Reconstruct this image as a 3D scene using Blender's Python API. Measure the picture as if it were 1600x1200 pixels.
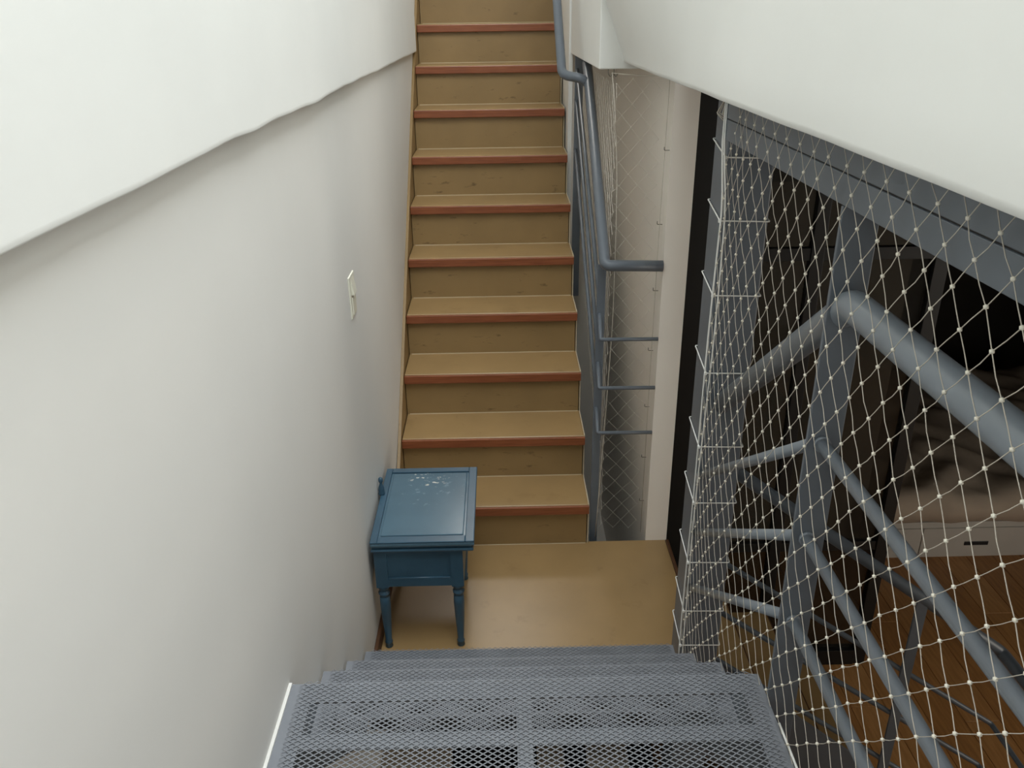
import bpy, bmesh, math, random
from mathutils import Vector, Matrix
random.seed(7)
SC = bpy.context.scene
for o in list(bpy.data.objects): bpy.data.objects.remove(o)
COL = SC.collection

# ------------------------------------------------------------------ camera
FPX, PITCH, YAW, ROLL, EYE = 1278.908, 0.426597, 0.0113113, -0.0142414, 2.05578
_F = Vector((math.sin(YAW)*math.cos(PITCH), math.cos(YAW)*math.cos(PITCH), -math.sin(PITCH)))
_R0 = Vector((math.cos(YAW), -math.sin(YAW), 0)); _U0 = _R0.cross(_F)
_R = _R0*math.cos(ROLL) + _U0*math.sin(ROLL); _U = _R.cross(_F)
cd = bpy.data.cameras.new('camera'); cd.sensor_width = 36; cd.lens = FPX*36/1600; cd.clip_start = .02
cam = bpy.data.objects.new('camera', cd); COL.objects.link(cam)
M = Matrix((( _R.x, _U.x, -_F.x, 0), (_R.y, _U.y, -_F.y, 0), (_R.z, _U.z, -_F.z, EYE), (0, 0, 0, 1)))
cam.matrix_world = M
SC.camera = cam

# ------------------------------------------------------------------ world, light, exposure
w = bpy.data.worlds.new('world'); SC.world = w; w.use_nodes = True
w.node_tree.nodes['Background'].inputs[0].default_value = (.86, .93, 1, 1)
w.node_tree.nodes['Background'].inputs[1].default_value = 1.0
def area(name, loc, sx, sy, power, col, rot=(0, 0, 0)):
    l = bpy.data.lights.new(name, 'AREA'); l.shape = 'RECTANGLE'; l.size = sx; l.size_y = sy
    l.energy = power; l.color = col
    o = bpy.data.objects.new(name, l); COL.objects.link(o); o.location = loc; o.rotation_euler = rot
    return o
area('skylight_daylight', (.75, .9, 5.15), 2.6, 3.4, 226, (.92, .98, 1))          # daylight through the roof opening over the stairs
area('upper_window_daylight', (-.05, 7.15, 4.0), .7, 1.6, 44, (1, .95, .88), (math.radians(-90), 0, 0))   # window at the head of the upper flight
area('lower_room_fill', (4.45, .6, .5), 1.6, 1.8, 42, (1, .93, .82), (0, math.radians(90), 0))  # added fill lamp brightening the lower room, no known window behind it
SC.view_settings.view_transform = 'Standard'; SC.view_settings.look = 'None'
SC.view_settings.exposure = -0.12; SC.view_settings.gamma = 1; SC.view_settings.use_curve_mapping = False

# ------------------------------------------------------------------ materials
def lin(c):
    return tuple(((v/255)/12.92 if v/255 <= .04045 else ((v/255+.055)/1.055)**2.4) for v in c)
def mat(name, rgb, rough=.6, metal=0., var=.06, vscale=6., bump=0., bscale=60., stretch=None, spec=.5, rgb2=None, contrast=(.35, .65)):
    m = bpy.data.materials.new(name); m.use_nodes = True; nt = m.node_tree; N = nt.nodes; L = nt.links
    b = N['Principled BSDF']; b.inputs['Roughness'].default_value = rough; b.inputs['Metallic'].default_value = metal
    b.inputs['Specular IOR Level'].default_value = spec
    tc = N.new('ShaderNodeTexCoord'); src = tc.outputs['Object']
    if stretch:
        mp = N.new('ShaderNodeMapping'); mp.inputs['Scale'].default_value = stretch; L.new(src, mp.inputs[0]); src = mp.outputs[0]
    n = N.new('ShaderNodeTexNoise'); n.inputs['Scale'].default_value = vscale; n.inputs['Detail'].default_value = 6
    L.new(src, n.inputs['Vector'])
    r = N.new('ShaderNodeValToRGB'); c = lin(rgb)
    c2 = lin(rgb2) if rgb2 else tuple(min(1, v*(1+var)) for v in c); c1 = tuple(v*(1-var) for v in c) if not rgb2 else c
    r.color_ramp.elements[0].position, r.color_ramp.elements[1].position = contrast
    r.color_ramp.elements[0].color = (*c1, 1); r.color_ramp.elements[1].color = (*c2, 1)
    L.new(n.outputs['Fac'], r.inputs[0]); L.new(r.outputs[0], b.inputs['Base Color'])
    if bump:
        n2 = N.new('ShaderNodeTexNoise'); n2.inputs['Scale'].default_value = bscale; n2.inputs['Detail'].default_value = 4
        L.new(src, n2.inputs['Vector'])
        bp = N.new('ShaderNodeBump'); bp.inputs['Strength'].default_value = bump; bp.inputs['Distance'].default_value = .01
        L.new(n2.outputs['Fac'], bp.inputs['Height']); L.new(bp.outputs[0], b.inputs['Normal'])
    return m
def add_marks(m, rgb, scale, lo, hi, stretch=(1, 1, 1), center=None, radius=None, amount=.8):
    """worn marks with a shape of their own, mixed over the base colour"""
    nt = m.node_tree; N = nt.nodes; L = nt.links; b = N['Principled BSDF']
    old = b.inputs['Base Color'].links[0].from_socket
    tc = N.new('ShaderNodeTexCoord'); mp = N.new('ShaderNodeMapping'); mp.inputs['Scale'].default_value = stretch
    L.new(tc.outputs['Object'], mp.inputs[0])
    n = N.new('ShaderNodeTexNoise'); n.inputs['Scale'].default_value = scale; n.inputs['Detail'].default_value = 5
    n.inputs['Roughness'].default_value = .6
    L.new(mp.outputs[0], n.inputs['Vector'])
    mr = N.new('ShaderNodeMapRange'); mr.inputs['From Min'].default_value = lo; mr.inputs['From Max'].default_value = hi
    mr.inputs['To Max'].default_value = amount
    L.new(n.outputs['Fac'], mr.inputs['Value']); fac = mr.outputs[0]
    if center:
        d = N.new('ShaderNodeVectorMath'); d.operation = 'DISTANCE'; d.inputs[1].default_value = center
        L.new(tc.outputs['Object'], d.inputs[0])
        m2 = N.new('ShaderNodeMapRange'); m2.inputs['From Min'].default_value = radius*.5; m2.inputs['From Max'].default_value = radius
        m2.inputs['To Min'].default_value = 1; m2.inputs['To Max'].default_value = 0
        L.new(d.outputs['Value'], m2.inputs['Value'])
        mu = N.new('ShaderNodeMath'); mu.operation = 'MULTIPLY'; L.new(fac, mu.inputs[0]); L.new(m2.outputs[0], mu.inputs[1]); fac = mu.outputs[0]
    mx = N.new('ShaderNodeMix'); mx.data_type = 'RGBA'
    L.new(fac, mx.inputs['Factor']); L.new(old, mx.inputs[6]); mx.inputs[7].default_value = (*lin(rgb), 1)
    L.new(mx.outputs[2], b.inputs['Base Color'])
    return m

MT = {}
MT['plaster'] = mat('white_plaster', (232, 232, 228), .75, var=.015, vscale=3, bump=.05, bscale=14)
MT['plaster_plain'] = mat('white_wall_paint', (226, 224, 219), .7, var=.02, vscale=2, bump=.03, bscale=20)
MT['pier'] = mat('light_lifted_wall_paint', (243, 236, 226), .7, var=.02, vscale=2, bump=.03, bscale=20)  # white wall paint lightened and warmed to carry light into the void
MT['tan'] = add_marks(mat('tan_floor_paint', (164, 134, 91), .3, var=.05, vscale=5, bump=.02, bscale=25), (120, 88, 52), 9, .6, .75, (1, 1, 1), amount=.35)
MT['riser'] = add_marks(mat('shaded_tan_riser_paint', (146, 120, 80), .42, var=.06, vscale=6, bump=.02, bscale=25), (70, 50, 30), 26, .63, .74, (.5, 1, 1.4), amount=.6)  # tan paint darkened to carry the shade on risers, plus dark scuffs
MT['nosing'] = mat('red_brown_wood', (126, 70, 43), .38, vscale=9, stretch=(1, 6, 20), rgb2=(146, 86, 54), bump=.05, bscale=40)
MT['caulk'] = mat('pale_caulk', (205, 190, 160), .7, var=.05)
MT['steel'] = mat('blue_grey_steel_paint', (100, 107, 115), .4, var=.05, vscale=8, bump=.02, bscale=40)
MT['rail'] = mat('skylit_blue_grey_rail_paint', (126, 133, 140), .3, var=.06, vscale=9, bump=.02, bscale=50)  # same paint as the steel, lightened to put skylight into the colour
MT['grate'] = mat('grey_grating_paint', (127, 130, 136), .5, var=.06, vscale=12)
MT['blue'] = mat('blue_furniture_paint', (56, 86, 105), .32, var=.1, vscale=7, bump=.03, bscale=30)
MT['blue_top'] = add_marks(add_marks(mat('worn_blue_table_top_paint', (78, 106, 122), .22, var=.08, vscale=5, bump=.02, bscale=30),
                 (226, 226, 214), 34, .58, .61, (1, 1.6, 1), (-.285, 2.66, .47), .085, .95),
                 (130, 156, 170), 30, .60, .68, (1, 1, 1), (-.27, 2.58, .47), .16, .5)
MT['brown'] = mat('dark_brown_wood', (88, 58, 36), .5, var=.12, vscale=8)
MT['cord'] = mat('cream_nylon_cord', (200, 192, 178), .5, var=.05)
MT['knot'] = mat('cream_nylon_knot', (236, 230, 214), .5, var=.03)
MT['clear_cord'] = mat('pale_thin_net_cord', (214, 206, 194), .5, var=.05)
MT['tie'] = mat('white_plastic', (238, 238, 234), .4, var=.02)
MT['switch'] = mat('ivory_switch_plastic', (226, 224, 208), .35, var=.02)
MT['black'] = mat('black_metal_frame', (22, 23, 24), .45, var=.1)
MT['dark'] = mat('cavity_shade_and_seam_dark', (38, 36, 34), .9, var=.1)  # near-black standing in for shade below the stairs, also the beam joint
MT['greywall'] = mat('grey_bedroom_paint', (150, 146, 138), .8, var=.04)
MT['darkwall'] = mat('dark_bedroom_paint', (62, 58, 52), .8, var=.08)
MT['bedwhite'] = mat('white_bed_lacquer', (205, 200, 192), .5, var=.03)
MT['sheet'] = mat('beige_bed_linen', (196, 180, 162), .9, var=.06, vscale=8, bump=.25, bscale=9)
MT['box'] = mat('pale_storage_box', (206, 192, 174), .8, var=.05)
MT['chrome'] = mat('galvanised_hook', (120, 116, 108), .35, .8, var=.05)
PL = []
for i, (a, b2) in enumerate((((172, 122, 72), (192, 140, 86)), ((162, 113, 66), (184, 132, 78)), ((180, 130, 78), (200, 148, 94)))):
    PL.append(mat('oak_plank_%s' % 'abc'[i], a, .42, vscale=5, stretch=(14, 1.2, 1), rgb2=b2, bump=.03, bscale=20))
g = bpy.data.materials.new('smoked_glass'); g.use_nodes = True
_n = g.node_tree.nodes; _b = _n['Principled BSDF']; _b.inputs['Base Color'].default_value = (.05, .047, .042, 1); _b.inputs['Roughness'].default_value = .05
_t = _n.new('ShaderNodeBsdfTransparent'); _t.inputs[0].default_value = (.6, .58, .54, 1)
_nz = _n.new('ShaderNodeTexNoise'); _nz.inputs['Scale'].default_value = 2.
_mr = _n.new('ShaderNodeMapRange'); _mr.inputs['To Min'].default_value = .30; _mr.inputs['To Max'].default_value = .36
_mx = _n.new('ShaderNodeMixShader'); g.node_tree.links.new(_nz.outputs['Fac'], _mr.inputs['Value']); g.node_tree.links.new(_mr.outputs[0], _mx.inputs[0])
g.node_tree.links.new(_t.outputs[0], _mx.inputs[1]); g.node_tree.links.new(_b.outputs[0], _mx.inputs[2])
g.node_tree.links.new(_mx.outputs[0], _n['Material Output'].inputs[0]); MT['glass'] = g

# ------------------------------------------------------------------ mesh helpers
def new(): return bmesh.new()
def box(bm, x0, x1, y0, y1, z0, z1, bev=0., seg=2):
    vs = [bm.verts.new((x, y, z)) for z in (z0, z1) for y in (y0, y1) for x in (x0, x1)]
    fs = [bm.faces.new([vs[i] for i in q]) for q in ((0, 2, 3, 1), (4, 5, 7, 6), (0, 1, 5, 4), (2, 6, 7, 3), (0, 4, 6, 2), (1, 3, 7, 5))]
    if bev:
        es = list({e for f in fs for e in f.edges})
        bmesh.ops.bevel(bm, geom=es, offset=bev, segments=seg, profile=.5, affect='EDGES')
    return bm
def prism(bm, poly, axis, a, b, bev=0.):
    """extrude a polygon given in the two other axes along axis"""
    def P(u, v, t): return {'x': (t, u, v), 'y': (u, t, v), 'z': (u, v, t)}[axis]
    A = [bm.verts.new(P(u, v, a)) for u, v in poly]; B = [bm.verts.new(P(u, v, b)) for u, v in poly]
    n = len(poly); fs = [bm.faces.new(A[::-1]), bm.faces.new(B)]
    for i in range(n): fs.append(bm.faces.new((A[i], A[(i+1) % n], B[(i+1) % n], B[i])))
    bmesh.ops.recalc_face_normals(bm, faces=fs)
    if bev:
        bmesh.ops.bevel(bm, geom=list({e for f in fs for e in f.edges}), offset=bev, segments=2, profile=.5, affect='EDGES')
    return bm
def rounded(pts, rad, n=6):
    pts = [Vector(p) for p in pts]; out = [pts[0]]
    for i in range(1, len(pts)-1):
        p, a, b = pts[i], pts[i-1], pts[i+1]
        r = min(rad, (a-p).length*.45, (b-p).length*.45)
        A = p+(a-p).normalized()*r; B = p+(b-p).normalized()*r
        for k in range(n+1):
            t = k/n; out.append(A*(1-t)**2 + p*2*t*(1-t) + B*t*t)
    out.append(pts[-1]); return out
def tube(bm, pts, r, n=12, cap=True, closed=False):
    pts = [Vector(p) for p in pts]; m = len(pts); rings = []
    T = []
    for i in range(m):
        if closed: t = (pts[(i+1) % m]-pts[i-1])
        elif i == 0: t = pts[1]-pts[0]
        elif i == m-1: t = pts[-1]-pts[-2]
        else: t = (pts[i+1]-pts[i]).normalized()+(pts[i]-pts[i-1]).normalized()
        T.append(t.normalized())
    u = T[0].orthogonal().normalized()
    for i in range(m):
        u = (u-T[i]*u.dot(T[i])).normalized(); v = T[i].cross(u)
        rr = r[i] if isinstance(r, (list, tuple)) else r
        sc = 1.
        if not closed and 0 < i < m-1:
            c = T[i].dot((pts[i+1]-pts[i]).normalized()); sc = 1/max(c, .5)
        rings.append([bm.verts.new(pts[i]+(u*math.cos(k*2*math.pi/n)+v*math.sin(k*2*math.pi/n))*rr*(1 if sc < 1.02 else (1+sc)/2)) for k in range(n)])
    rng = range(m) if closed else range(m-1)
    for i in rng:
        a, b = rings[i], rings[(i+1) % m]
        for k in range(n): bm.faces.new((a[k], a[(k+1) % n], b[(k+1) % n], b[k])).smooth = True
    if cap and not closed:
        bm.faces.new(rings[0][::-1]); bm.faces.new(rings[-1])
    return bm
def lathe(bm, prof, cx, cy, n=16):
    rings = [[bm.verts.new((cx+r*math.cos(k*2*math.pi/n), cy+r*math.sin(k*2*math.pi/n), z)) for k in range(n)] for r, z in prof]
    for a, b in zip(rings, rings[1:]):
        for k in range(n): bm.faces.new((a[k], a[(k+1) % n], b[(k+1) % n], b[k])).smooth = True
    bm.faces.new(rings[0][::-1]); bm.faces.new(rings[-1]); return bm
WL = {}
def obj(name, bm, m, parent=None, kind=None, label=None, cat=None, group=None, fix=True):
    if isinstance(bm, bpy.types.Mesh): me = bm
    else:
        if fix: bmesh.ops.recalc_face_normals(bm, faces=bm.faces)
        me = bpy.data.meshes.new(name); bm.to_mesh(me); bm.free()
    if not me.materials: me.materials.append(MT[m] if isinstance(m, str) else m)
    o = bpy.data.objects.new(name, me); COL.objects.link(o)
    if parent is not None:
        o.parent = parent
        if parent.name in WL: o.matrix_parent_inverse = Matrix.Translation(-WL[parent.name])
    for k, v in (('kind', kind), ('label', label), ('category', cat), ('group', group)):
        if v: o[k] = v
    return o
def thing(name, label, cat, loc, group=None, kind=None):
    o = bpy.data.objects.new(name, None); COL.objects.link(o); o.location = loc; o.empty_display_size = .1
    o['label'] = label; o['category'] = cat
    if group: o['group'] = group
    if kind: o['kind'] = kind
    WL[o.name] = Vector(loc); return o
def bx(*a, **k): return box(new(), *a, **k)

# ------------------------------------------------------------------ the setting
XW = -.465                     # lower left wall face
ZB = 1.868                     # underside of the upper plaster band
# lower left wall
bm = new(); prism(bm, [(-.7, -1.6), (XW, -1.6), (XW, 2.15), (-.4615, 2.7), (-.4545, 3.1), (-.4535, 3.6), (-.4535, 7.2), (-.7, 7.2)], 'z', -1., 5.2)
obj('wall_left', bm, 'plaster_plain', kind='structure', label='smooth white lower stairwell wall on the left', cat='wall')
# upper left band: thicker plaster with a wavy lower edge
bm = new(); ys = [-1.6+i*.05 for i in range(int((4.74+1.6)/.05)+1)]+[4.745]
def wav(y): return ZB+min(1, max(0, (y-.9)/.6))*max(.3, 1-(max(y, 1.5)-1.5)*.35)*(.003*math.sin(y*5.1+.6)+.002*math.sin(y*11.3)+.0015*math.sin(y*23+1))
rows = []
for y in ys:
    z = wav(y)
    prof = [(XW-.02, z+.004), (-.4375, z), (-.4352, z+.0008), (-.4343, z+.003), (-.434, z+.009), (-.434, 3.0), (-.434, 5.2), (XW-.02, 5.2)]
    rows.append([bm.verts.new((x, y, zz)) for x, zz in prof])
for a, b in zip(rows, rows[1:]):
    for k in range(len(a)):
        f = bm.faces.new((a[k], a[(k+1) % len(a)], b[(k+1) % len(a)], b[k])); f.smooth = k in (1, 2, 3)
bm.faces.new(rows[0]); bm.faces.new(rows[-1][::-1])
obj('wall_left_upper', bm, 'plaster', kind='structure', label='thick white plaster band with a wavy lower edge overhanging the left wall', cat='wall')
# landing
fl = obj('floor', bx(XW, .676, 2.02, 2.892, -.05, 0, bev=.004), 'tan', kind='structure', label='glossy tan painted wooden landing between the two flights', cat='floor')
obj('front_shade_plate', bx(XW, .53, 2.008, 2.02, -.11, -.004), 'dark', fl)  # added plate, coloured dark as shade under the landing edge
obj('edge_strip', bx(.676, .69, 2.13, 2.89, -.16, .002, bev=.002), 'brown', fl)
obj('baseboard_left', bx(XW+.0005, XW+.014, 2.06, 2.83, 0, .06, bev=.003), 'brown', kind='structure')
# right-hand pier wall beyond the landing
obj('wall_right', bx(.591, .68, 2.89, 6.2, -.85, 1.93), 'pier', kind='structure', label='white wall standing at the back right edge of the landing', cat='wall')
# upper block over the void, front face at Y 3.12
obj('wall_right_upper', bx(.362, .75, 3.12, 4.34, 1.865, 2.8, bev=.004), 'plaster', kind='structure', label='white upper wall block hanging above the stair railing', cat='wall')
obj('wall_stair_right', bx(.352, .372, 4.33, 7.2, .6, 3.7), 'plaster', kind='structure')
obj('wall_stair_right_core', bx(.372, .59, 4.36, 7.2, -.85, 3.7), 'pier', kind='structure')
# parapet on the right: face leans in towards its far end
bm = new(); rows = []
for i in range(48):
    y = -1.6+i*(3.2+1.6)/47
    t = max(0, min(1, (y-1.6)/1.5)); t = t*t*(3-2*t)
    xt = .45-.10*t
    z = 1.886+.0006*math.sin(y*7)+.0005*math.sin(y*17)
    prof = [(.535, z+.001), (.4545, z), (.4512, z+.0018), (.450, z+.012)]+[(.45+(xt-.45)*k/5, z+.012+k*(2.16-1.898)/5) for k in range(1, 6)]+[(xt, 2.8), (.6, 2.8), (.6, 2.06), (.535, 2.06)]
    rows.append([bm.verts.new((x, y, zz)) for x, zz in prof])
for a, b in zip(rows, rows[1:]):
    for k in range(len(a)):
        f = bm.faces.new((a[k], a[(k+1) % len(a)], b[(k+1) % len(a)], b[k])); f.smooth = k < 9
bm.faces.new(rows[0]); bm.faces.new(rows[-1][::-1])
obj('wall_parapet', bm, 'plaster', kind='structure', label='white plaster parapet with a rounded lower edge along the upper right', cat='wall')
# roof, end walls
bm = new()                                        # roof with two daylight openings
box(bm, -.7, 4.6, 2.62, 5.1, 5.2, 5.3); box(bm, -.7, 4.6, -1.75, -.82, 5.2, 5.3); box(bm, -.7, -.56, -.82, 2.62, 5.2, 5.3)
box(bm, 2.06, 4.6, -.82, 2.62, 5.2, 5.3); box(bm, -.7, -.42, 5.1, 6.5, 5.2, 5.3); box(bm, .32, 4.6, 5.1, 6.5, 5.2, 5.3); box(bm, -.7, 4.6, 6.5, 7.3, 5.2, 5.3)
obj('ceiling', bm, 'plaster', kind='structure')
obj('wall_upper_far', bx(.6, 4.6, 6.2, 6.3, 2.05, 5.2), 'plaster', kind='structure')
obj('wall_upper_right', bx(4.5, 4.6, -1.6, 6.2, 2.05, 5.2), 'plaster', kind='structure')
obj('floor_upper', bx(.63, 4.5, -1.6, 6.2, 2.05, 2.07), 'tan', kind='structure')
obj('wall_near', bx(-.7, 4.6, -1.75, -1.6, -1., 5.2), 'plaster', kind='structure')
obj('wall_far', bx(-.7, .6, 7.2, 7.3, -1., 5.2), 'plaster', kind='structure')
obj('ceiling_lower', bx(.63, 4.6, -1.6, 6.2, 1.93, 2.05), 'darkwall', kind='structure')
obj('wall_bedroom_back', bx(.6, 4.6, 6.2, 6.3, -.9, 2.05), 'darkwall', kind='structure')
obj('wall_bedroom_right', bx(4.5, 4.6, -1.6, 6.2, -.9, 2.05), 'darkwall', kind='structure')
obj('shade_panel_under_landing', bx(XW, .68, 2.60, 2.66, -.85, -.17), 'dark', kind='structure')  # added dark panel that keeps the space below the grating black
obj('wall_under_stairs', bx(XW, .372, 4.36, 4.42, -.85, .62), 'pier', kind='structure')
# lower floor of separate planks
obj('floor_shaft', bx(.30, .59, 2.90, 4.36, -.812, -.80), 'pier', kind='structure')  # pale sheet added over the dark floor to lighten the void bottom
obj('floor_under_stairs', bx(-.7, .6, -1.6, 6.2, -.9, -.813), 'dark', kind='structure')  # floor coloured dark for the shade below the stairs
lf = obj('floor_lower', bx(.6, 4.6, -1.6, 6.2, -.9, -.813), 'brown', kind='structure', label='orange brown plank floor of the lower room', cat='floor')
PW = .155; shared = {}
for i in range(25):
    x = .60+i*PW; y = -.6-random.random()*.9
    while y < 6.1:
        Lp = 1.35; y1 = min(y+Lp, 6.15); key = (round(y1-y, 2), random.randrange(3))
        me = shared.get(key)
        if me is None:
            b = bx(0, PW-.0025, 0, y1-y-.0025, -.013, 0, bev=.0012, seg=1)
            bmesh.ops.recalc_face_normals(b, faces=b.faces)
            me = bpy.data.meshes.new('plank'); b.to_mesh(me); b.free(); me.materials.append(PL[key[1]]); shared[key] = me
        if y1-y > .1:
            o = bpy.data.objects.new('plank', me); COL.objects.link(o); o.location = (x, y, -.8); o.parent = lf
        y = y1

# ------------------------------------------------------------------ tan painted flight going up
L_, R_, Y1, G, RZ = -.4375, .3403, 2.8546, .22777, .2
NO = .024
NS = 14
st = thing('staircase', 'tan painted wooden staircase with red-brown nosings climbing away from the landing', 'staircase', (0, Y1+NO, 0))
tw = bpy.data.meshes
for i in range(1, NS+1):
    y = Y1+(i-1)*G; z = RZ*i
    o = obj('tread', bx(L_, R_, y+.012, y+G+NO+.01, z-.036, z, bev=.002, seg=1), 'tan', st)
    obj('nosing', bx(L_-.002, R_+.004, y, y+.0125, z-.041, z-.0035, bev=.003), 'nosing', o)
    obj('riser', bx(L_, R_-.004, y+NO, y+NO+.018, z-RZ, z-.034), 'riser', st)
    bm = new(); box(bm, L_+.01, R_-.006, y+NO-.0025, y+NO+.001, z-RZ, z-RZ+.0025)
    obj('caulk_line', bm, 'caulk', st)
ye = Y1+NS*G
sl = RZ/G
# skirting board along the wall, its top just above the nosing line
bm = new(); prism(bm, [(Y1-.01, 0), (Y1-.01, RZ+.002), (ye, RZ+.002+sl*(ye-Y1+.01)), (ye, sl*(ye-Y1)-.3), (Y1+.5, 0)], 'x', -.4532, -.4405)
obj('skirt_board', bm, 'riser', st)
# plastered flank and waist under the treads
bm = new(); poly = [(Y1+NO+.004, -.15)]
for i in range(1, NS+1):
    y = Y1+(i-1)*G+NO+.012; poly += [(y, RZ*(i-1)-.036 if i > 1 else -.02), (y, RZ*i-.037)]
poly += [(ye, RZ*NS-.037), (ye, RZ*NS-.36), (Y1+.34, -.15)]
prism(bm, poly, 'x', -.436, R_-.006)
obj('waist', bm, 'pier', st)
bm = new(); poly = [(Y1+NO-.001, .0)]
for i in range(1, NS+1):
    y = Y1+(i-1)*G; poly += [(y+NO-.001, RZ*i-.043), (y+.013, RZ*i-.043), (y+.013, RZ*i+.0008)]
    if i < NS: poly += [(y+G+NO-.001, RZ*i+.0008)]
poly += [(ye, RZ*NS+.0008), (ye, RZ*NS-.3), (Y1+.38, 0)]
prism(bm, poly, 'x', R_+.0002, R_+.0042)
obj('edge_plaster', bm, 'caulk', st)
obj('upper_landing', bx(L_, R_, ye+.02, 7.19, NS*RZ-.16, NS*RZ-.004), 'tan', st)

# ------------------------------------------------------------------ railing of the tan flight
rl = thing('stair_railing', 'blue-grey tubular railing at the right side of the tan staircase', 'railing', (.376, 2.97, 0))
XR = .383
def hz(y): return 1.183+.895*(y-3.0)
bm = new()
tube(bm, rounded([(XR, 3.75, hz(3.75)), (XR-.004, 2.895, 1.208), (XR-.004, 2.893, hz(2.893)+.10), (.590, 2.893, 1.203)][:2] + [(.590, 2.893, 1.203)], .02, 4), .0205, 16)
hr = obj('handrail', bm, 'steel', rl)
bm = new()
tube(bm, rounded([(XR+.004, 3.66, hz(3.66)+.0), (.345, 3.655, 1.80), (.272, 3.69, 1.81), (.270, 4.03, 2.105), (.270, 6.0, 3.85)], .12, 8), .0195, 16)
obj('upper_handrail', bm, 'steel', rl)
obj('newel_post', bx(.361, .394, 2.968, 2.977, -.15, 1.19, bev=.0015), 'steel', rl)
obj('upper_post', bx(.372, .412, 4.20, 4.209, .66, 1.86, bev=.0015), 'steel', rl)
for z0, z1, zh in ((.985, 1.80, .919), (.775, 1.655, .716), (.57, 1.425, .519)):
    bm = new(); tube(bm, [(XR-.002, 4.20, z1), (XR-.002, 2.977, z0)], .0085, 10)
    obj('middle_rail', bm, 'steel', rl)
    bm = new(); tube(bm, rounded([(.374, 2.968, zh+.078), (.372, 2.893, zh), (.590, 2.893, zh-.002)], .006, 3), .0075, 10)
    obj('return_rail', bm, 'steel', rl)

# ------------------------------------------------------------------ light switch
sw = thing('light_switch', 'ivory rocker light switch on the left wall', 'switch', (XW, 2.43, 1.265))
obj('plate', bx(XW, XW+.006, 2.38, 2.468, 1.20, 1.333, bev=.003), 'switch', sw)
bm = new(); prism(bm, [(XW+.005, 1.272), (XW+.014, 1.272), (XW+.006, 1.325)], 'y', 2.40, 2.45, bev=.001); obj('rocker', bm, 'switch', sw)
bm = new(); prism(bm, [(XW+.005, 1.262), (XW+.008, 1.262), (XW+.008, 1.21), (XW+.005, 1.21)], 'y', 2.40, 2.45, bev=.001); obj('rocker', bm, 'switch', sw)

# ------------------------------------------------------------------ blue side table
tb = thing('side_table', 'small blue painted wooden side table with worn panelled top and turned legs', 'table', (-.28, 2.48, 0))
X0, X1, YA, YB, ZT = -.452, -.107, 2.243, 2.726, .47
top = obj('top', bx(X0, X1, YA, YB, ZT-.018, ZT-.005, bev=.003), 'blue_top', tb)
# frame of the top around a slightly sunk panel
S = .030
for a in ((X0, X0+.024, YA, YB), (X1-S, X1, YA, YB), (X0+.024, X1-S, YA, YA+S+.006), (X0+.024, X1-S, YB-S, YB)):
    obj('top_rail', bx(a[0], a[1], a[2], a[3], ZT-.0055, ZT+.0015, bev=.0025), 'blue', top)
obj('top_panel', bx(X0+.031, X1-S-.007, YA+S+.013, YB-S-.007, ZT-.006, ZT-.0005, bev=.003), 'blue_top', top)
obj('moulding', bx(X0+.004, X1-.008, YA+.008, YB-.008, ZT-.03, ZT-.0185, bev=.004), 'blue', tb)
obj('moulding', bx(X0, X1-.003, YA+.003, YB-.003, ZT-.042, ZT-.031, bev=.004), 'blue', tb)
AX0, AX1, AY0, AY1, AZ0, AZ1 = X0+.006, -.148, 2.262, 2.70, .272, ZT-.042
bm = new(); box(bm, AX0, AX0+.042, AY0, AY0+.02, AZ0, AZ1); box(bm, AX1-.042, AX1, AY0, AY0+.02, AZ0, AZ1)
box(bm, AX0+.042, AX1-.042, AY0, AY0+.02, AZ0+.005, AZ0+.035); box(bm, AX0+.042, AX1-.042, AY0, AY0+.02, AZ1-.018, AZ1)
ap = obj('apron', bm, 'blue', tb)
obj('apron_panel', bx(AX0+.04, AX1-.04, AY0+.006, AY0+.016, AZ0+.03, AZ1-.012), 'blue', ap)
bm = new(); tube(bm, [(AX0+.044, AY0+.004, AZ0+.037), (AX1-.044, AY0+.004, AZ0+.037)], .004, 8); obj('bead', bm, 'blue', ap)
obj('apron', bx(AX1-.02, AX1, AY0+.02, AY1, AZ0+.004, AZ1), 'blue', tb)
obj('apron', bx(AX0, AX0+.02, AY0+.02, AY1, AZ0+.004, AZ1), 'blue', tb)
obj('apron', bx(AX0, AX1, AY1-.001, AY1+.02, AZ0+.004, AZ1), 'blue', tb)
prof = [(.012, 0), (.014, .004), (.0105, .014), (.0135, .018), (.0135, .024), (.0105, .03), (.0165, .13), (.0185, .19), (.0175, .222), (.0125, .228), (.0195, .234), (.0205, .242), (.013, .248), (.0135, .254), (.0195, .260), (.0205, .274)]
for lx, ly in ((AX0+.021, AY0+.021), (AX1-.021, AY0+.021), (AX0+.021, 2.655), (AX1-.021, 2.655)):
    obj('leg', lathe(new(), prof, lx, ly), 'blue', tb)
fz = ZT
obj('finial', lathe(new(), [(.0115, fz), (.0125, fz+.006), (.0105, fz+.010), (.0115, fz+.018), (.0095, fz+.03), (.0055, fz+.042), (.0048, fz+.048), (.0078, fz+.053), (.0088, fz+.060), (.0072, fz+.067), (.003, fz+.0705)], -.449, 2.545, 14), 'blue', tb)

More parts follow.
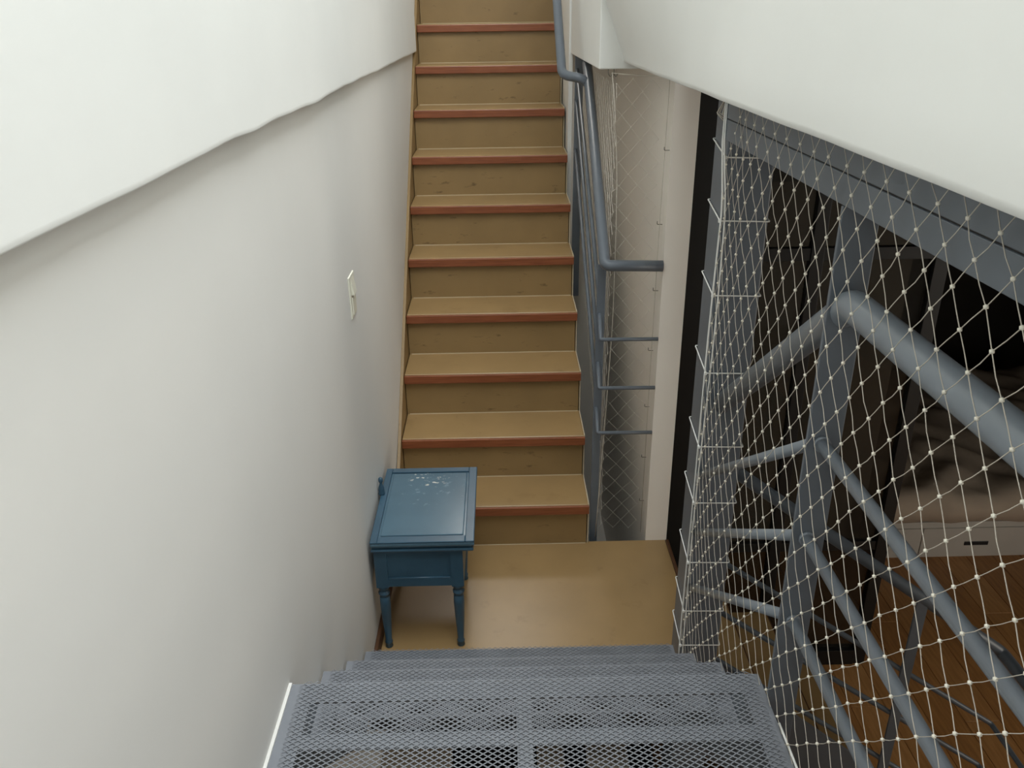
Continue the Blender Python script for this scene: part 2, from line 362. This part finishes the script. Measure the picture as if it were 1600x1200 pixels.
# ------------------------------------------------------------------ metal grating stairs
PZ = [.770, .578, .386, .193]
PY = [1.322, 1.560, 1.800, 2.048]
XA, XB = -.459, .530
ms = thing('metal_stairs', 'grey steel stairs of expanded metal grating dropping to the landing', 'staircase', (.03, 1.6, 0))
LW, SW = .0185, .0123
def grating(x0, x1, y0, y1, z):
    V = []; Fc = []
    hx, hy = LW/2, SW/2; k = .80
    nx = int((x1-x0)/hx); ny = int((y1-y0)/hy)
    for j in range(1, ny):
        for i in range(1, nx):
            if (i+j) % 2: continue
            cx, cy = x0+i*hx, y0+j*hy; b = len(V)
            V += [(cx-hx, cy, z), (cx, cy-hy, z+.0004), (cx+hx, cy, z), (cx, cy+hy, z+.0004),
                  (cx-hx*k, cy, z), (cx, cy-hy*k, z+.0004), (cx+hx*k, cy, z), (cx, cy+hy*k, z-.0002)]
            for a in range(4): Fc.append((b+a, b+(a+1) % 4, b+4+(a+1) % 4, b+4+a))
            n = len(V)
            V += [(x, y, zz-.0007) for x, y, zz in V[b+4:b+8]]
            for a in range(4): Fc.append((b+4+a, b+4+(a+1) % 4, n+(a+1) % 4, n+a))
    me = bpy.data.meshes.new('grating'); me.from_pydata(V, [], Fc); me.update(); return me
def tread_frame(y0, y1, z, back, mids=()):
    bm = new(); t = .004; zz = z-.0035
    box(bm, XA, XB, y1-.052, y1, zz-t, zz); box(bm, XA, XA+.048, y0, y1-.052, zz-t, zz); box(bm, XB-.045, XB, y0, y1-.052, zz-t, zz)
    if back: box(bm, XA+.048, XB-.045, y0, y0+.012, zz-t, zz)
    box(bm, XA, XB, y1-.004, y1, zz-t-.03, zz-t)          # folded front lip
    return bm
# platform
pf = obj('platform_frame', tread_frame(-1.6, PY[0], PZ[0], False), 'grate', ms)
for y in (1.150, 1.030, .91, .79): obj('cross_bar', bx(XA+.048, XB-.045, y, y+.037, PZ[0]-.0075, PZ[0]-.0035), 'grate', pf)
obj('centre_bar', bx(.013, .044, .5, PY[0]-.052, PZ[0]-.0078, PZ[0]-.0038), 'grate', pf)
obj('grating', grating(XA+.018, XB-.006, .52, PY[0]+.004, PZ[0]), 'grate', ms, kind='stuff')
obj('rear_plate', bx(XA, XB, -1.6, .53, PZ[0]-.003, PZ[0]), 'grate', ms)
for k in range(1, 4):
    fr = obj('step_frame', tread_frame(PY[k-1]+.03, PY[k], PZ[k], True), 'grate', ms)
    obj('grating', grating(XA+.018, XB-.006, PY[k-1]+.03, PY[k]+.004, PZ[k]), 'grate', ms, kind='stuff')
for x in (XA, XB-.008):
    bm = new(); s = (PZ[0]-PZ[3])/(PY[3]-PY[0])
    prism(bm, [(-1.6, PZ[0]-.012), (PY[0]-.06, PZ[0]-.012), (PY[3]-.02, PZ[3]-.03), (PY[3]-.02, PZ[3]-.19), (PY[3]-.2, PZ[3]-.19), (PY[0]-.1, PZ[0]-.18), (-1.6, PZ[0]-.18)], 'x', x, x+.008)
    obj('stringer', bm, 'steel', ms)
obj('sunlit_gap_strip', bx(XW, XA+.0005, .4, PY[0], PZ[0]-.004, PZ[0]+.001), 'plaster_plain', ms)  # white strip painted in for the sunlit sliver between wall and platform

# ------------------------------------------------------------------ steel column, beam, guard rail
obj('steel_column', bx(.545, .662, 2.0, 2.126, -.8, 1.925, bev=.004), 'steel', label='blue-grey steel box column at the foot of the metal stairs', cat='column')
sb = thing('steel_beam', 'blue-grey steel beam running under the white parapet', 'beam', (.58, .5, 1.772))
obj('lower_flange', bx(.531, .62, -1.6, 1.993, 1.776, 1.8225, bev=.002), 'steel', sb)
obj('upper_flange', bx(.531, .62, -1.6, 1.993, 1.8245, 1.925, bev=.002), 'steel', sb)
obj('seam', bx(.5335, .62, -1.6, 1.993, 1.8225, 1.8245), 'dark', sb)

gr = thing('guard_railing', 'blue-grey tubular guard railing with flat post beside the metal stairs', 'railing', (.56, 1.265, .5))
obj('post', bx(.531, .592, 1.258, 1.267, .45, 1.775, bev=.0015), 'steel', gr)
bm = new(); tube(bm, rounded([(.572, -1.6, 1.622), (.561, 1.236, 1.622), (.597, 2.01, 1.072)], .018, 5), .0262, 20)
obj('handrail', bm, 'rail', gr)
for za, zb in ((1.358, .850), (1.158, .655), (.965, .455)):
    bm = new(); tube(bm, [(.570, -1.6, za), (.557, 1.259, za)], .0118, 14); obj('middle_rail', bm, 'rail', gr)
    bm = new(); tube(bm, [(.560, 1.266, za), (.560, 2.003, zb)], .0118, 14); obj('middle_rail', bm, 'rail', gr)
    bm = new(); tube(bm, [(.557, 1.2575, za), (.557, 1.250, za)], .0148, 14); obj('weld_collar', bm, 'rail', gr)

# ------------------------------------------------------------------ main safety net
def add_tube4(V, F, a, b, r):
    d = (b-a); u = d.orthogonal().normalized()*r; v = d.normalized().cross(u)
    n = len(V)
    for p in (a, b): V += [tuple(p+u), tuple(p+v), tuple(p-u), tuple(p-v)]
    for k in range(4): F.append((n+k, n+(k+1) % 4, n+4+(k+1) % 4, n+4+k))
def add_knot(V, F, p, r):
    n = len(V); V += [tuple(p+Vector(d)*r) for d in ((1, 0, 0), (0, 1, 0), (-1, 0, 0), (0, -1, 0), (0, 0, 1), (0, 0, -1))]
    # one subdivision worth of roundness is enough at this size
    for a, b in ((0, 1), (1, 2), (2, 3), (3, 0)): F.append((n+a, n+b, n+4)); F.append((n+b, n+a, n+5))
def mesh_of(name, V, F, smooth=True):
    me = bpy.data.meshes.new(name); me.from_pydata(V, [], F); me.update()
    if smooth:
        for p in me.polygons: p.use_smooth = True
    return me
def ico(V, F, p, r):
    b = new(); bmesh.ops.create_icosphere(b, subdivisions=1, radius=r); n = len(V)
    V += [tuple(p+v.co) for v in b.verts]; b.verts.index_update(); F += [tuple(n+v.index for v in f.verts) for f in b.faces]; b.free()
def zlow(y): return .778 if y < 1.30 else .778-(y-1.30)*.80
def xnet(y):   # net runs from behind the parapet edge to the column corner
    return .520+(.020*max(0, (y-1.75)/.25) if y > 1.75 else 0)
nodes = {}
hy, hz_ = .0345, .0400
y0n, z0n = .829, 1.521
for s in range(-20, 36):
    for d in range(-40, 12):
        if (s+d) % 2: continue
        y, z = y0n+s*hy, z0n+d*hz_
        if y < .25 or y > 1.995 or z > 1.90 or z < zlow(y): continue
        nodes[(s, d)] = Vector((xnet(y)+random.uniform(-.002, .001), y+random.uniform(-.0015, .0015), z+random.uniform(-.0015, .0015)))
V, F, KV, KF = [], [], [], []
for (s, d), p in nodes.items():
    ico(KV, KF, p, .0032)
    for ds, dd in ((1, 1), (1, -1)):
        q = nodes.get((s+ds, d+dd))
        if q is None:
            yq, zq = p.y+ds*hy, p.z+dd*hz_
            if yq > 1.99: q = Vector((.541, 1.995, (p.z+zq)/2))
            elif zq < zlow(yq):
                t = .6; q = Vector((p.x+.004, p.y+ds*hy*t, max(zlow(yq)+.002, p.z+dd*hz_*t)))
            else: continue
        mid = (p+q)/2+Vector((random.uniform(-.0015, .0015), random.uniform(-.0012, .0012), -.0012))
        add_tube4(V, F, p, mid, .00066); add_tube4(V, F, mid, q, .00066)
    for ds, dd in ((-1, -1),):
        q = nodes.get((s+ds, d+dd)); 
        if q is None and p.z+dd*hz_ < zlow(p.y+ds*hy) and p.y > .4:
            q = Vector((p.x+.004, p.y+ds*hy*.7, zlow(p.y)+.001)); add_tube4(V, F, p, q, .00066)
nt_ = thing('safety_net', 'cream knotted diamond safety net hung beside the metal stairs', 'net', (.52, 1.2, .77))
obj('net_cord', mesh_of('net_cord', V, F), 'cord', nt_, kind='stuff')
obj('net_knot', mesh_of('net_knot', KV, KF), 'knot', nt_, kind='stuff')
bm = new(); tube(bm, [(.529, y, zlow(y)-.004+.003*math.sin(y*30)) for y in [.25+i*.03 for i in range(28)]]+[(.529, 1.10+i*.02, .776) for i in range(5)], .0024, 8)
obj('border_rope', bm, 'tie', nt_)
for dx, dy, r in ((.0, 0., .0022), (.010, -.004, .0020)):
    pts = []
    for i in range(31):
        z = 1.885-i*(1.885-.15)/30
        pts.append((.540-.015*max(0, min(1, (z-1.62)/.14))+dx*.6-.002*math.sin(z*6+dx*300), 1.996-dx*.9+dy+(.012*math.sin((z-.2)*3.1+dx*80)), z))
    bm = new(); tube(bm, pts, r, 8); obj('edge_rope', bm, 'tie', nt_)
# bunched end of the net at the top of the column
bm = new()
for k in range(26):
    a = random.random()*6.28; rr = random.uniform(.004, .02)
    tube(bm, [(.537+random.uniform(-.004, .004), 2.0+random.uniform(-.006, .006), 1.895), (.534+rr*.3*math.cos(a), 2.005+rr*.5*math.sin(a), 1.862), (.531+rr*.9*math.cos(a), 2.012+rr*math.sin(a)*1.3, 1.826+random.uniform(0, .014)), (.536, 2.0, 1.815+random.uniform(-.01, .01))], .0012, 5)
obj('bunched_end', bm, 'cord', nt_)
# cable ties around the column
TZ = [1.733, 1.580, 1.387, 1.170, .946, .762, .553, .371, .236]
nm = ['topmost', 'second from the top', 'third from the top', 'fourth from the top', 'fifth from the top', 'sixth from the top', 'third from the bottom', 'second from the bottom', 'lowest']
for k, z in enumerate(TZ):
    c = .004
    pts = [(.541, 1.9945, z), (.665, 1.9955, z-.004), (.666, 2.13, z+.02), (.541, 2.13, z+.026)]
    P = [Vector(p) for p in pts]; ring = []
    for i in range(4):
        a, p, b = P[i-1], P[i], P[(i+1) % 4]
        for t in (-1, 0, 1):
            ring.append(p+((a-p).normalized()*c if t < 0 else (b-p).normalized()*c if t > 0 else ((a-p).normalized()+(b-p).normalized())*c*.25))
    bm = new(); tube(bm, ring, .0018, 8, closed=True)
    bt = thing('cable_tie', 'white cable tie around the steel column, %s' % nm[k], 'cable tie', (.541, 1.9945, z), 'cable ties on the column')
    obj('strap', bm, 'tie', bt)
    obj('buckle', bx(.5365, .543, 1.990, 1.997, z-.004, z+.004, bev=.001), 'tie', bt)

# ------------------------------------------------------------------ fine nets over the void beside the tan flight
def plane_net(name, label, org, u, v, nu, nv, inside, r, rk, frac=1.):
    V, F, KV, KF = [], [], [], []; nd = {}
    for i in range(nu):
        for j in range(nv):
            if (i+j) % 2: continue
            p = Vector(org)+Vector(u)*i+Vector(v)*j
            if inside(p): nd[(i, j)] = p+Vector((random.uniform(-.002, .002), random.uniform(-.003, .003), random.uniform(-.003, .003)))
    for (i, j), p in nd.items():
        ico(KV, KF, p, rk)
        for di, dj in ((1, 1), (1, -1)):
            q = nd.get((i+di, j+dj))
            if q is not None: add_tube4(V, F, p, q, r)
    t = thing(name, label, 'net', org)
    obj('net_cord', mesh_of('net_cord', V, F), 'clear_cord', t, kind='stuff')
    obj('net_knot', mesh_of('net_knot', KV, KF), 'knot', t, kind='stuff')
    return t
n2 = plane_net('safety_net', 'fine pale net closing the gap between railing and white wall behind the landing', (.395, 2.99, .0), (.0345, -.0009, 0), (0, 0, .040), 7, 47,
               lambda p: p.x < .592, .00045, .0013)
rp = [(.408, 3.105, 1.855), (.432, 3.06, 1.55), (.432, 3.02, 1.28), (.430, 3.0, .95), (.415, 2.98, .6), (.398, 2.965, .25), (.384, 2.95, -.02)]
bm = new(); tube(bm, rounded(rp, .1, 4), .0016, 6); obj('corner_rope', bm, 'cord', n2)
bm = new(); tube(bm, [(.582, 2.935, 1.87), (.580, 2.95, 1.3), (.581, 2.96, .7), (.580, 2.95, .0)], .0012, 6); obj('wall_rope', bm, 'cord', n2)
bm = new(); tube(bm, [(.41, 3.11, 1.852), (.50, 3.06, 1.846), (.585, 2.95, 1.85)], .0012, 6); obj('top_rope', bm, 'cord', n2)
plane_net('safety_net', 'fine pale net stretched along the railing of the tan staircase', (.412, 2.99, .02), (0, .0345, 0), (0, 0, .040), 34, 47,
          lambda p: p.z > (p.y-2.95)*.86-.02 and p.z < 1.85, .0010, .0017)
HK = [(2.909, 1.612), (2.955, 1.342), (2.955, 1.089), (2.98, .835), (2.985, .586), (2.985, .351), (2.973, .145)]
hn = ['topmost', 'second from the top', 'third from the top', 'middle one above the lowest rail', 'third from the floor', 'second from the floor', 'lowest']
hn[3] = 'fourth from the top'
for (y, z), s in zip(HK, hn):
    bm = new(); tube(bm, rounded([(.594, y, z), (.572, y, z), (.572, y, z+.012)], .004, 3), .0014, 6)
    obj('screw_hook', bm, 'chrome', label='small metal screw hook on the white wall edge, %s' % s, cat='hook', group='net hooks on the wall')
for x, s in ((.398, 'the one nearer the stairs'), (.418, 'the one nearer the parapet')):
    bm = new(); tube(bm, rounded([(x, 3.135, 1.87), (x, 3.135, 1.846), (x+.008, 3.135, 1.838), (x+.014, 3.135, 1.848)], .006, 3), .0014, 6)
    obj('screw_hook', bm, 'chrome', label='small metal hook under the white upper wall block, %s' % s, cat='hook', group='net hooks under the upper wall')

# ------------------------------------------------------------------ lower flight to the bedroom
ls = thing('lower_staircase', 'short tan flight going down to the right from the landing', 'staircase', (1.03, 2.55, -.8))
xs = [.676, .910, 1.150, 1.385]
for i in range(3):
    z = -.2*(i+1)
    o = obj('tread', bx(xs[i]-.02, xs[i+1], 2.20, 2.892, z-.035, z, bev=.003), 'tan', ls)
    obj('nosing', bx(xs[i+1]-.0005, xs[i+1]+.006, 2.20, 2.892, z-.036, z-.002, bev=.002), 'brown', o)
    obj('riser', bx(xs[i]-.018, xs[i]-.003, 2.205, 2.89, z, z+.2-.036 if i else -.16+.0), 'riser', ls)
obj('riser', bx(xs[3]-.018, xs[3]-.003, 2.205, 2.89, -.8, -.636), 'riser', ls)
bm = new(); prism(bm, [(.665, .0), (.70, 0), (1.40, -.585), (1.46, -.8), (1.12, -.8), (.665, -.42)], 'y', 2.185, 2.197)
obj('stringer', bm, 'steel', ls)
lr = thing('lower_railing', 'dark blue-grey railing of the flight going down to the bedroom', 'railing', (1.39, 2.19, -.8))
bm = new(); tube(bm, rounded([(.665, 2.19, .785), (1.725, 2.19, -.005), (1.735, .6, -.005)], .03, 5), .021, 14); obj('handrail', bm, 'steel', lr)
for za, zb, xb in ((.435, -.345, 1.765), (.237, -.555, 1.765), (.035, -.745, 1.70)):
    bm = new(); tube(bm, rounded([(.665, 2.19, za), (xb, 2.19, zb), (xb+.005, .6, zb)], .015, 3), .0095, 10); obj('middle_rail', bm, 'steel', lr)
obj('post', bx(1.375, 1.415, 2.174, 2.182, -.8, .255, bev=.0015), 'steel', lr)
obj('post', bx(1.715, 1.775, 1.72, 1.728, -.8, .0, bev=.0015), 'steel', lr)

# ------------------------------------------------------------------ glass partition and bedroom
gp = thing('glass_partition', 'black framed glass partition beyond the lower flight', 'partition', (1.2, 3.0, -.8))
for a in ((.686, .79), (1.165, 1.215), (1.640, 1.695)):
    obj('mullion', bx(a[0], a[1], 2.98, 3.02, -.8, 1.93, bev=.002), 'black', gp)
for a, b in ((.79, 1.165), (1.215, 1.64)):
    obj('bottom_rail', bx(a, b, 2.975, 3.025, -.8, -.715, bev=.002), 'black', gp)
    obj('middle_rail', bx(a, b, 2.985, 3.015, -.145, -.10, bev=.002), 'black', gp)
    obj('transom', bx(a, b, 2.985, 3.015, 1.185, 1.235, bev=.002), 'black', gp)
    for z0, z1 in ((-.715, -.145), (-.10, 1.185), (1.235, 1.93)):
        obj('pane', bx(a, b, 2.998, 3.002, z0, z1), 'glass', gp)
obj('transom', bx(1.695, 4.4, 2.985, 3.015, 1.185, 1.235, bev=.002), 'black', gp)
for z0, z1 in ((1.235, 1.93),): obj('pane', bx(1.695, 4.4, 2.998, 3.002, z0, z1), 'glass', gp)
obj('wardrobe_body', bx(.95, 2.06, 3.95, 4.4, -.8, 1.3, bev=.004), 'greywall', thing('wardrobe', 'plain grey wardrobe behind the glass partition', 'wardrobe', (1.5, 4.2, -.8)))
BX0, BX1, BY = 2.08, 4.2, 3.78
bd = thing('bed', 'storage bed with white drawers and crumpled beige bedding in the lower room', 'bed', (3.1, 4.7, -.8))
obj('base', bx(BX0, BX1, BY+.012, 5.6, -.8, -.565, bev=.004), 'bedwhite', bd)
for a, b in ((BX0+.25, BX0+1.1), (BX0+1.11, BX1-.02)):
    dr = obj('drawer', bx(a, b, BY, BY+.014, -.775, -.60, bev=.002), 'bedwhite', bd)
    hx_ = a+.245
    obj('handle', bx(hx_, hx_+.135, BY-.004, BY+.002, -.712, -.688, bev=.002), 'black', dr)
obj('plinth_panel', bx(BX0, BX0+.245, BY, BY+.014, -.775, -.60, bev=.002), 'bedwhite', bd)
# mattress under a crumpled cover
bm = new(); nx, ny = 60, 50; grid = []
for j in range(ny+1):
    row = []
    for i in range(nx+1):
        x = BX0+.01+(BX1-BX0-.02)*i/nx; y = BY+.01+1.8*j/ny
        e = min(i, nx-i, j, ny-j)/3; drop = .0 if e >= 1 else (1-math.sqrt(max(0, 1-(1-e)**2)))*.07
        z = -.40+.014*math.sin(x*13+math.sin(y*7)*2)+.010*math.sin(y*21+math.sin(x*9)*2.4)+.006*math.sin(x*37+y*29)-drop
        row.append(bm.verts.new((x, y, z)))
    grid.append(row)
for j in range(ny):
    for i in range(nx): bm.faces.new((grid[j][i], grid[j][i+1], grid[j+1][i+1], grid[j+1][i])).smooth = True
border = [grid[0][i] for i in range(nx+1)]+[grid[j][nx] for j in range(1, ny+1)]+[grid[ny][i] for i in range(nx-1, -1, -1)]+[grid[j][0] for j in range(ny-1, 0, -1)]
low = [bm.verts.new((v.co.x, v.co.y+.004*math.sin(v.co.x*30), -.562+.006*math.sin(v.co.x*17))) for v in border]
for k in range(len(border)):
    bm.faces.new((border[k], border[(k+1) % len(border)], low[(k+1) % len(border)], low[k])).smooth = True
bm.faces.new(low)
obj('bedding', bm, 'sheet', bd)

# ------------------------------------------------------------------ pale boxes seen through the grating
for (a, b, c, d, h), lab in (((-.46, -.22, 1.9, 2.25, .42), 'pale storage box under the metal stairs by the left wall'),
                             ((.10, .19, 1.95, 2.2, .40), 'narrow pale box under the middle of the metal stairs'),
                             ((.28, .42, 1.9, 2.2, .42), 'pale box under the metal stairs near the net')):
    t = thing('storage_box', lab, 'box', ((a+b)/2, (c+d)/2, -.813), 'boxes under the stairs')
    obj('box_body', bx(a, b, c, d, -.813, -.813+h-.03, bev=.004), 'box', t)
    obj('lid', bx(a-.004, b+.004, c-.004, d+.004, -.813+h-.03, -.813+h, bev=.004), 'box', t)
